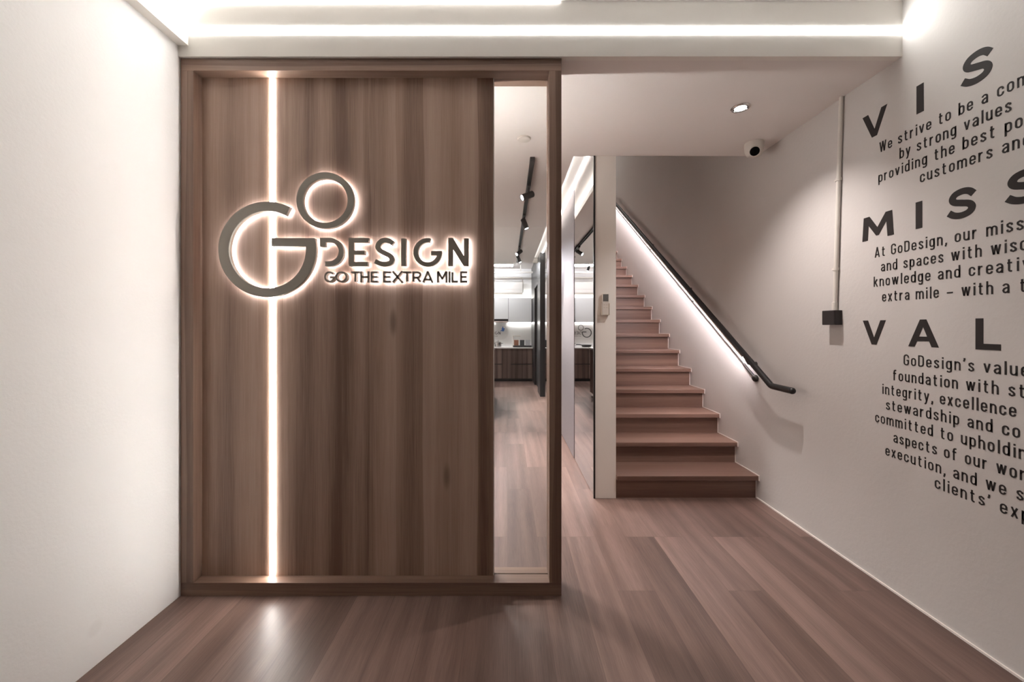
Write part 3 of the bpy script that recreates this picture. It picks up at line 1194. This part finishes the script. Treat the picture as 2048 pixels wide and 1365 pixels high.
cw0 = on_right(1511, 757, XR - .012)
cw1 = on_right(1233, 418, XR - .012)
cd = (cw1 - cw0).normalized()
cb = thing('power_cable', 'thin black cable along the wall below the handrail, ending in a round plug', 'cable', tuple(cw0))
MB().tube([cw0 + cd * .03, cw0 + cd * 6.1], .0045, 8).build('cord', 'matte_black', cb, smooth=True)
MB().tube([cw0 + cd * .0, cw0 + cd * .06, cw0 + cd * .17], .010, 10).build('connector', 'matte_black', cb, smooth=True)
mb = MB().lathe([(0, -.002), (.016, -.002), (.024, .004), (.026, .012), (.024, .022), (.016, .030), (0, .033)], 20,
                Matrix.Translation((XR - .001, cw0.y, cw0.z)) @ Matrix.Rotation(-PI / 2, 4, 'Y'))
mb.build('plug', 'matte_black', cb, smooth=True)
for q in (1.2, 2.6, 4.0, 4.6):
    c = cw0 + cd * q
    MB().cyl((XR, c.y, c.z), (XR - .018, c.y, c.z), .007, seg=10).build('clip', 'matte_black', cb)

# ---------------------------------------------------------------- conduit and box on the right wall
ct = on_right(1682.5, 198, XR - .012)
cbm = on_right(1669.5, 623, XR - .012)
ct.z = Z_SOF if ct.y > Y_BEAM else ct.z
t = thing('conduit_pipe', 'slim white conduit pipe running down the right wall beside the lettering', 'pipe', tuple(cbm))
MB().tube([cbm, ct], .0105, 16).build('tube', 'white_plastic', t, smooth=True)
for f in (.20, .62):
    mb = MB()
    c = cbm.lerp(ct, f)
    mb.lathe([(.0105, -.008), (.0135, -.008), (.0135, .008), (.0105, .008)], 16, Matrix.Translation(c))
    mb.box((c.x - .004, c.y, c.z - .006), (XR, c.y + .026, c.z + .006))
    mb.build('clip', 'white_plastic', t, smooth=True)
MB().lathe([(.0105, 0), (.0135, 0), (.0135, .05), (.0105, .052)], 16, Matrix.Translation(cbm)).build('coupling', 'white_plastic', t, smooth=True)
yn, yf = wy(1684.8), 2.30
t = thing('junction_box', 'small black box at the lower end of the white conduit pipe', 'box', (XR, (yn + yf) / 2, 1.29))
MB().box((XR - .042, yn, 1.2885), (XR, yf, 1.370), .002).build('body', 'matte_black', t)
MB().box((XR - .0445, yn + .003, 1.2915), (XR - .042, yf - .003, 1.367), .001).build('cover', 'matte_black', t)

# ---------------------------------------------------------------- soffit: downlight and camera
dl = (1.354, 2.313, Z_SOF)
t = thing('downlight', 'round chrome recessed downlight shining in the white soffit', 'light', dl)
mt = Matrix.Translation(dl) @ Matrix.Rotation(PI, 4, 'X')
MB().lathe([(.036, -.001), (.051, -.001), (.0515, .003), (.047, .007), (.038, .006), (.036, .0)], 40, mt).build('trim_ring', 'chrome', t, smooth=True)
MB().lathe([(.037, .0045), (.0365, .0015), (.0325, .0012), (.0320, .0045)], 40, mt).build('baffle', 'black', t, smooth=True)
MB().lathe([(0, .0062), (.02, .0060), (.031, .0045), (.0325, .001)], 32, mt).build('lens', 'down_glow', t, smooth=True)
ld = bpy.data.lights.new('downlight_beam', 'SPOT')
ld.energy = W_DOWN
ld.spot_size = math.radians(114)
ld.spot_blend = 1.0
ld.shadow_soft_size = .012
ld.color = (1, .90, .86)
lo = bpy.data.objects.new('downlight_beam', ld)
COL.objects.link(lo)
lo.parent = t
lo.location = (0, 0, -.012)

cc = Vector((1.707, 2.755, Z_SOF))
t = thing('security_camera', 'white turret security camera with black eye on the soffit near right wall', 'camera', tuple(cc))
mt = Matrix.Translation(cc) @ Matrix.Rotation(PI, 4, 'X')
MB().lathe([(0, 0), (.058, 0), (.060, .004), (.060, .030), (.058, .052), (.052, .074), (.043, .088), (.027, .095), (0, .096)], 40, mt).build('housing', 'white_plastic', t, smooth=True)
ed = Vector((-.42, -.80, -.42)).normalized()
ec = cc + Vector((0, 0, -.054)) + ed * .026
mt = Matrix.Translation(ec) @ ed.to_track_quat('Z', 'Y').to_matrix().to_4x4()
MB().lathe([(.036, -.01), (.037, .012), (.0355, .028), (.0325, .034), (.0295, .033)], 36, mt).build('eyeball', 'white_plastic', t, smooth=True)
MB().lathe([(.0300, .026), (.0296, .0335), (.021, .0362), (0, .0375)], 36, mt).build('lens_window', 'lens_black', t, smooth=True)

# ---------------------------------------------------------------- remote control on the pillar
pa, pb = at(1202.5, 630, Y_PIL), at(1216.5, 587.5, Y_PIL)
t = thing('remote_holder', 'shallow cream holder on the white pillar gripping the remote control', 'holder', ((pa.x + pb.x) / 2, Y_PIL, pa.z))
mb = MB().box((pa.x - .001, Y_PIL - .004, pa.z - .004), (pb.x + .003, Y_PIL, pa.z + .095), .001)
mb.box((pa.x - .001, Y_PIL - .030, pa.z - .004), (pb.x + .003, Y_PIL - .004, pa.z), .001)
mb.box((pa.x - .001, Y_PIL - .030, pa.z), (pa.x + .002, Y_PIL - .004, pa.z + .085), .001).box((pb.x, Y_PIL - .030, pa.z), (pb.x + .003, Y_PIL - .004, pa.z + .085), .001)
mb.build('bracket', 'cream_plastic', t)
t = thing('remote_control', 'cream air conditioner remote with grey display on the white pillar', 'remote control', ((pa.x + pb.x) / 2, Y_PIL - .015, pa.z))
MB().box((pa.x + .003, Y_PIL - .026, pa.z + .0005), (pb.x - .001, Y_PIL - .006, pb.z), .003).build('body', 'white_plastic', t)
MB().box((pa.x + .008, Y_PIL - .0272, pb.z - .060), (pb.x - .005, Y_PIL - .0255, pb.z - .007), .0005).build('display', 'lcd', t)
mb = MB()
for k, (bx, bz) in enumerate(((.30, .085), (.68, .085), (.30, .105), (.68, .105))):
    xx = pa.x + .003 + (pb.x - pa.x - .004) * bx
    mb.box((xx - .005, Y_PIL - .0268, pb.z - bz - .004), (xx + .005, Y_PIL - .0255, pb.z - bz + .004), .0004)
mb.build('buttons', 'cream_plastic', t)

# ---------------------------------------------------------------- showroom ceiling: detector, track, spotlights
sd = at(1048, 277.5, 2.69)
sd.z = Z_SOF
t = thing('smoke_detector', 'flat white round detector on the showroom ceiling before the track', 'detector', tuple(sd))
mt = Matrix.Translation(sd) @ Matrix.Rotation(PI, 4, 'X')
MB().lathe([(0, 0), (.044, 0), (.0445, .004), (.042, .010), (.030, .0125), (0, .013)], 36, mt).build('cover', 'white_plastic', t, smooth=True)
MB().lathe([(.0440, -.001), (.047, -.001), (.047, .003), (.0440, .003)], 36, mt).build('base_ring', 'cream_plastic', t, smooth=True)

xt, yt0, yt1 = .187, 2.99, 7.75
t = thing('light_track', 'black lighting track running along the showroom ceiling', 'track', (xt, yt0, Z_SOF))
MB().box((xt - .0165, yt0, Z_SOF - .030), (xt - .010, yt1, Z_SOF)).box((xt + .010, yt0, Z_SOF - .030), (xt + .0165, yt1, Z_SOF)).box((xt - .0165, yt0, Z_SOF - .012), (xt + .0165, yt1, Z_SOF)).build('rail', 'black', t)
MB().box((xt - .018, yt0 - .012, Z_SOF - .032), (xt + .018, yt0 + .055, Z_SOF), .002).build('feed_cap', 'black', t)


def spotlight(anchor, drop, d, label, energy, colr=(1, .93, .90), size=58):
    """a track spotlight: adapter, stem, can, lens; the lamp sits in its mouth"""
    a = Vector(anchor)
    t = thing('track_spotlight', label, 'spotlight', tuple(a), 'black track spotlights')
    MB().box((a.x - .015, a.y - .05, a.z - .018), (a.x + .015, a.y + .05, a.z + .004), .002).build('adapter', 'black', t)
    p = a + Vector((0, 0, -drop))
    MB().cyl(a + Vector((0, 0, -.01)), p, .006, seg=10).build('stem', 'black', t)
    d = Vector(d).normalized()
    q = p - d * .045
    mt = Matrix.Translation(q) @ d.to_track_quat('Z', 'Y').to_matrix().to_4x4()
    MB().lathe([(0, 0), (.026, 0), (.0285, .003), (.0285, .122), (.0265, .125), (.0245, .122), (.0245, .108), (0, .108)], 28, mt).build('can', 'black', t, smooth=True)
    MB().lathe([(0, .119), (.018, .118), (.0242, .114)], 24, mt).build('lens', 'spot_glow', t, smooth=True)
    ld = bpy.data.lights.new('spotlight_beam', 'SPOT')
    ld.energy = energy
    ld.spot_size = math.radians(size)
    ld.spot_blend = .6
    ld.shadow_soft_size = .02
    ld.color = colr
    lo = bpy.data.objects.new('spotlight_beam', ld)
    COL.objects.link(lo)
    lo.parent = t
    lo.location = (q + d * .128) - a
    lo.rotation_euler = (-d).to_track_quat('Z', 'Y').to_euler()


zt_ = Z_SOF - .031
spotlight((xt, 3.50, zt_), .085, (-.80, -.42, -.42), 'nearest black spotlight on the track, tilted left', W_TRACK)
spotlight((xt, 4.42, zt_), .085, (.34, -.20, -.92), 'second black spotlight on the track, tipped down right', W_TRACK)
spotlight((xt, 6.15, zt_), .085, (-.62, -.55, -.55), 'third black spotlight on the track, its bright lens facing left', W_TRACK)
spotlight((xt, 6.72, zt_), .085, (.36, -.25, -.90), 'farthest black spotlight on the track, tipped down towards the mirror', W_TRACK)
spotlight((-.41, 8.35, 2.739), .22, (.35, -.30, -.85), 'black spotlight near the kitchen tube lamp, seen in the tall mirror', W_TRACK * .6)

# fill downlights added out of view behind the panel to brighten the showroom
for y_, lab in ((3.1, 'added fill downlight in the showroom ceiling just behind the walnut panel'), (4.4, 'added fill downlight in the showroom ceiling above the floor before the island'),
                (6.2, 'added fill downlight in the showroom ceiling above the kitchen island')):
    p = Vector((-.85, y_, Z_SOF))
    t = thing('downlight', lab, 'light', tuple(p), 'added showroom fill lights')
    mt = Matrix.Translation(p) @ Matrix.Rotation(PI, 4, 'X')
    MB().lathe([(.036, -.001), (.051, -.001), (.0515, .003), (.047, .007), (.038, .006), (.036, .0)], 32, mt).build('trim_ring', 'white_plastic', t, smooth=True)
    MB().lathe([(0, .0050), (.02, .0048), (.036, .004), (.037, .001)], 24, mt).build('lens', 'down_glow', t, smooth=True)
    ld = bpy.data.lights.new('downlight_beam', 'SPOT')
    ld.energy = W_FILL
    ld.spot_size = math.radians(120)
    ld.spot_blend = .5
    ld.shadow_soft_size = .16
    ld.color = (1, .94, .91)
    lo = bpy.data.objects.new('downlight_beam', ld)
    COL.objects.link(lo)
    lo.parent = t
    lo.location = (0, 0, -.012)

t = thing('stairwell_fill_lamp', 'added round fill lamp high up in the stairwell, out of view', 'light', (1.33, 7.4, 5.3))  # out-of-view lamp added to lift the dim upper stairwell wall
mt = Matrix.Translation((1.33, 7.4, 5.3)) @ Matrix.Rotation(PI, 4, 'X')
MB().lathe([(0, 0), (.20, 0), (.20, .04), (.19, .05), (.18, .05)], 40, mt).build('rim', 'white_plastic', t, smooth=True)
MB().lathe([(0, .075), (.10, .07), (.16, .06), (.185, .048)], 40, mt).build('shade', 'led_fill_stair', t, smooth=True)

# ---------------------------------------------------------------- kitchen at the far end
t = thing('tube_lamp', 'glowing white tube lamp under the kitchen ceiling', 'light', (-.42, 8.75, 2.62))
MB().box((-1.0, 8.72, 2.655), (.13, 8.80, 2.739), .004).build('housing', 'white_plastic', t)
MB().tube([(-.99, 8.76, 2.635), (.12, 8.76, 2.635)], .022, 16).build('tube', 'tube', t)
t = thing('ceiling_pipe', 'thick white pipe crossing the kitchen above the air conditioner', 'pipe', (-.5, 9.35, 2.565))
MB().tube([(-2.7, 9.35, 2.565), (xd - .005, 9.35, 2.565)], .022, 14).build('tube', 'white_plastic', t, smooth=True)
for x_ in (-2.1, -.89, .31):
    MB().box((x_ - .01, 9.34, 2.575), (x_ + .01, 9.36, 2.7395)).build('hanger', 'white_plastic', t)
tag(MB().tube([(-2.7, 9.62, 2.475), (.33, 9.62, 2.475), (.36, 9.66, 2.45), (.37, 9.7, 2.36)], .010, 10).build('ceiling_pipe', 'cream_plastic', smooth=True),
    'slim white pipe bending down to the air conditioner', 'pipe')
xk0, xk1, yk = -2.75, .585, 9.33
for nm, x0, x1, lab in (('base_cabinet', xk0, -.62, 'walnut base cabinet left of the kitchen drawers'),
                        ('base_cabinet', -.62, -.13, 'walnut drawer cabinet below the white round-ended sign'),
                        ('base_cabinet', -.13, .08, 'narrow walnut cabinet between two drawer cabinets'),
                        ('base_cabinet', .08, xk1, 'walnut drawer cabinet below the sample boxes')):
    t = thing(nm, lab, 'cabinet', ((x0 + x1) / 2, yk, 0), 'walnut kitchen base cabinets')
    MB().box((x0, yk + .02, .07), (x1, Y_KIT, .775)).build('carcass', 'black', t)
    MB().box((x0, yk + .07, 0), (x1, yk + .09, .07)).build('plinth', 'black', t)
    if x1 - x0 < .3:
        MB().box((x0 + .002, yk, .073), (x1 - .002, yk + .02, .773)).build('door', 'cab_wood', t)
    else:
        MB().box((x0 + .004, yk, .073), (x1 - .004, yk + .02, .398)).build('drawer', 'cab_wood', t)
        MB().box((x0 + .004, yk, .418), (x1 - .004, yk + .02, .770)).build('drawer', 'cab_wood', t)
tag(MB().box((xk0, yk - .015, .775), (xk1 + .012, Y_KIT, .800), .003).build('countertop', 'quartz'),
    'white quartz countertop along the kitchen back wall', 'countertop')
yw = 9.60
for x0, x1, lab in ((xk0, -1.02, 'grey wall cabinet at the left end of the kitchen'), (-1.02, -.34, 'grey wall cabinet left of the hood cabinet'),
                    (-.34, .02, 'narrow grey wall cabinet over the slim hood'), (.02, xk1, 'wide grey wall cabinet beside the charcoal wall')):
    hood = abs(x0 + .34) < .01
    z0 = 1.475 if hood else 1.395
    t = thing('wall_cabinet', lab, 'cabinet', ((x0 + x1) / 2, Y_KIT, z0), 'grey kitchen wall cabinets')
    MB().box((x0, yw + .02, z0), (x1, Y_KIT, 1.985)).build('carcass', 'print_grey', t)
    MB().box((x0 + .004, yw, z0), (x1 - .004, yw + .0195, 1.985), .001).build('door', 'cab_grey', t)
t = thing('range_hood', 'slim dark range hood under the narrow grey wall cabinet', 'hood', (-.16, Y_KIT, 1.40))
MB().box((-.335, yw + .03, 1.42), (.015, Y_KIT, 1.475), .003).build('body', 'matte_black', t)
MB().box((-.335, yw - .02, 1.395), (.015, Y_KIT, 1.42), .003).build('visor', 'steel', t)
tag(MB().box((xk0, Y_KIT - .03, 1.388), (-.34, Y_KIT - .006, 1.394)).box((.02, Y_KIT - .03, 1.388), (xk1, Y_KIT - .006, 1.394)).build('strip_light', 'led_kit'),
    'strip light under the grey wall cabinets lighting the splashback', 'light')
tag(MB().box((xk0, Y_KIT - .10, 1.987), (xk1, Y_KIT - .07, 1.995)).build('strip_light', 'led_kit'),
    'strip light on top of the grey wall cabinets', 'light')
t = thing('air_conditioner', 'long white wall air conditioner above the grey wall cabinets', 'air conditioner', (-.25, Y_KIT, 2.07))
MB().box((-1.0, 9.70, 2.10), (.385, Y_KIT, 2.385), .02).build('body', 'white_plastic', t)
MB().box((-.98, 9.695, 2.072), (.37, 9.86, 2.098), .004).build('louvre', 'cream_plastic', t)
MB().box((-.98, 9.694, 2.20), (.365, 9.702, 2.375), .002).build('front_cover', 'white_plastic', t)
# island
t = thing('kitchen_island', 'dark walnut island with a white top inside the showroom', 'island', (-.75, 6.4, 0))
MB().box((-1.30, 5.35, .07), (-.25, 7.42, .865)).build('body', 'cab_wood', t)
MB().box((-1.26, 5.40, 0), (-.30, 7.37, .07)).build('plinth', 'black', t)
MB().box((-1.33, 5.32, .865), (-.23, 7.45, .90), .004).build('worktop', 'quartz', t)
# sign on the splashback
sg = thing('wall_sign', 'white round-ended sign with G logo and blue thumb on the kitchen splashback', 'sign', (-.45, Y_KIT, .88))
SG_S = .64 / 501.0
zc = EYE - (666 - VY) * Y_KIT / F_PX


def sgp(p):
    return (-.816 + (p[0] - 436) * SG_S, zc + (499 - p[1]) * SG_S)


cx0, cx1, rz = -.86, -.16, .185
pl = arc(cx1 + .0, zc + .01, rz, rz, -90, 90, 24) + arc(cx0, zc + .01, rz, rz, 90, 270, 24)
me = outline_mesh([pl], .008)
me.transform(Matrix.Translation((0, Y_KIT, 0)) @ FLAT)
link_mesh(me, 'plate', 'sign', sg)
yface = Y_KIT - .0085
for key in ('G', 'O', 'D', 'E', 'S', 'I', 'G2', 'N'):
    me = outline_mesh([[sgp(p) for p in lp] for lp in LOGO[key]], .0015)
    me.transform(Matrix.Translation((0, yface + .0005, 0)) @ FLAT)
    link_mesh(me, 'letter', 'print_grey', sg)
for txt, z_, h_, m_ in (('GO THE EXTRA MILE', zc - .095, .020, 'print_grey'),):
    me = text_mesh(txt, 1.0, .0)
    x0, x1, y0, y1 = bounds(me)
    k = .30 / (x1 - x0)
    me.transform(Matrix.Translation((-.545, z_, 0)) @ Matrix.Diagonal((k, h_ / (y1 - y0), .0015, 1)) @ Matrix.Translation((-x0, -y0, 0)))
    me.transform(Matrix.Translation((0, yface + .0005, 0)) @ FLAT)
    link_mesh(me, 'tagline', m_, sg)
th = [(0, .02), (.035, .02), (.035, .075), (.055, .10), (.058, .128), (.072, .132), (.085, .112), (.082, .082), (.118, .082), (.126, .066), (.118, .054), (.121, .040), (.112, .030), (.113, .016), (.103, .008), (.104, -.004), (.092, -.012), (.05, -.010), (.035, -.002), (.0, -.002)]
me = outline_mesh([[(-.175 + x * .85, zc + .045 + z * .85) for x, z in th]], .0015)
me.transform(Matrix.Translation((0, yface + .0005, 0)) @ FLAT)
link_mesh(me, 'thumb_icon', 'blue', sg, label='blue thumbs-up icon')

# things on the counter
zc_ = .800
t = thing('cooking_pot', 'steel lidded cooking pot on the counter below the sign', 'pot', (-.23, 9.62, zc_))
mt = Matrix.Translation((-.23, 9.62, zc_))
MB().lathe([(0, 0), (.082, 0), (.086, .005), (.086, .105), (.089, .108), (.084, .108), (.084, .1)], 36, mt).build('body', 'steel', t, smooth=True)
MB().lathe([(.088, .109), (.086, .113), (.05, .128), (.012, .133), (.011, .145), (.018, .150), (.018, .158), (0, .160)], 36, mt).build('lid', 'steel', t, smooth=True)
for s in (-1, 1):
    MB().tube([(-.23 + s * .084, 9.60, zc_ + .082), (-.23 + s * .112, 9.60, zc_ + .086), (-.23 + s * .118, 9.62, zc_ + .087), (-.23 + s * .112, 9.64, zc_ + .086), (-.23 + s * .084, 9.64, zc_ + .082)], .006, 8).build('handle', 'black', t, smooth=True)
t = thing('frying_pan', 'black frying pan with long handle on the counter left of the pot', 'pan', (-.62, 9.62, zc_))
mt = Matrix.Translation((-.62, 9.62, zc_))
MB().lathe([(0, 0), (.10, 0), (.118, .03), (.125, .05), (.121, .05), (.112, .028), (.096, .006), (0, .006)], 36, mt).build('body', 'black', t, smooth=True)
MB().tube([(-.51, 9.60, zc_ + .04), (-.45, 9.59, zc_ + .055), (-.36, 9.58, zc_ + .062)], .010, 10).build('handle', 'black', t, smooth=True)
t = thing('sample_tray', 'flat black tray holding three sample boxes on the counter', 'tray', (.36, 9.6, zc_))
MB().box((.135, 9.50, zc_), (.575, 9.72, zc_ + .036), .003).build('base', 'black', t)
mb = MB()
for q in range(3):
    mb.box((.155 + q * .137, 9.498, zc_ + .008), (.270 + q * .137, 9.502, zc_ + .028), .001)
mb.build('label_holder', 'matte_black', t)
for x0, key, lab in ((.160, 'brown_card', 'reddish brown sample box on the black tray'), (.300, 'dark_card', 'charcoal sample box, middle one on the black tray'), (.435, 'grey_card', 'light grey sample box on the black tray by the charcoal wall')):
    t = thing('sample_box', lab, 'sample box', (x0 + .05, 9.6, zc_ + .036), 'sample boxes on the tray')
    MB().box((x0, 9.55, zc_ + .0362), (x0 + .105, 9.66, zc_ + .155), .003).build('body', key, t)
    MB().box((x0 - .001, 9.549, zc_ + .155), (x0 + .106, 9.661, zc_ + .168), .002).build('lid', key, t)
t = thing('kitchen_tap', 'white kitchen tap with flat spout behind the sample boxes', 'tap', (.14, 9.86, zc_))
MB().lathe([(0, 0), (.028, 0), (.028, .008), (.018, .012), (.018, .24), (.021, .245), (.021, .27), (0, .272)], 24, Matrix.Translation((.14, 9.86, zc_))).build('post', 'white_plastic', t, smooth=True)
MB().box((.13, 9.842, zc_ + .245), (.33, 9.878, zc_ + .272), .006).build('spout', 'white_plastic', t)
MB().tube([(.155, 9.85, zc_ + .15), (.20, 9.835, zc_ + .17)], .006, 8).build('lever', 'white_plastic', t, smooth=True)

print('objects', len(bpy.data.objects))
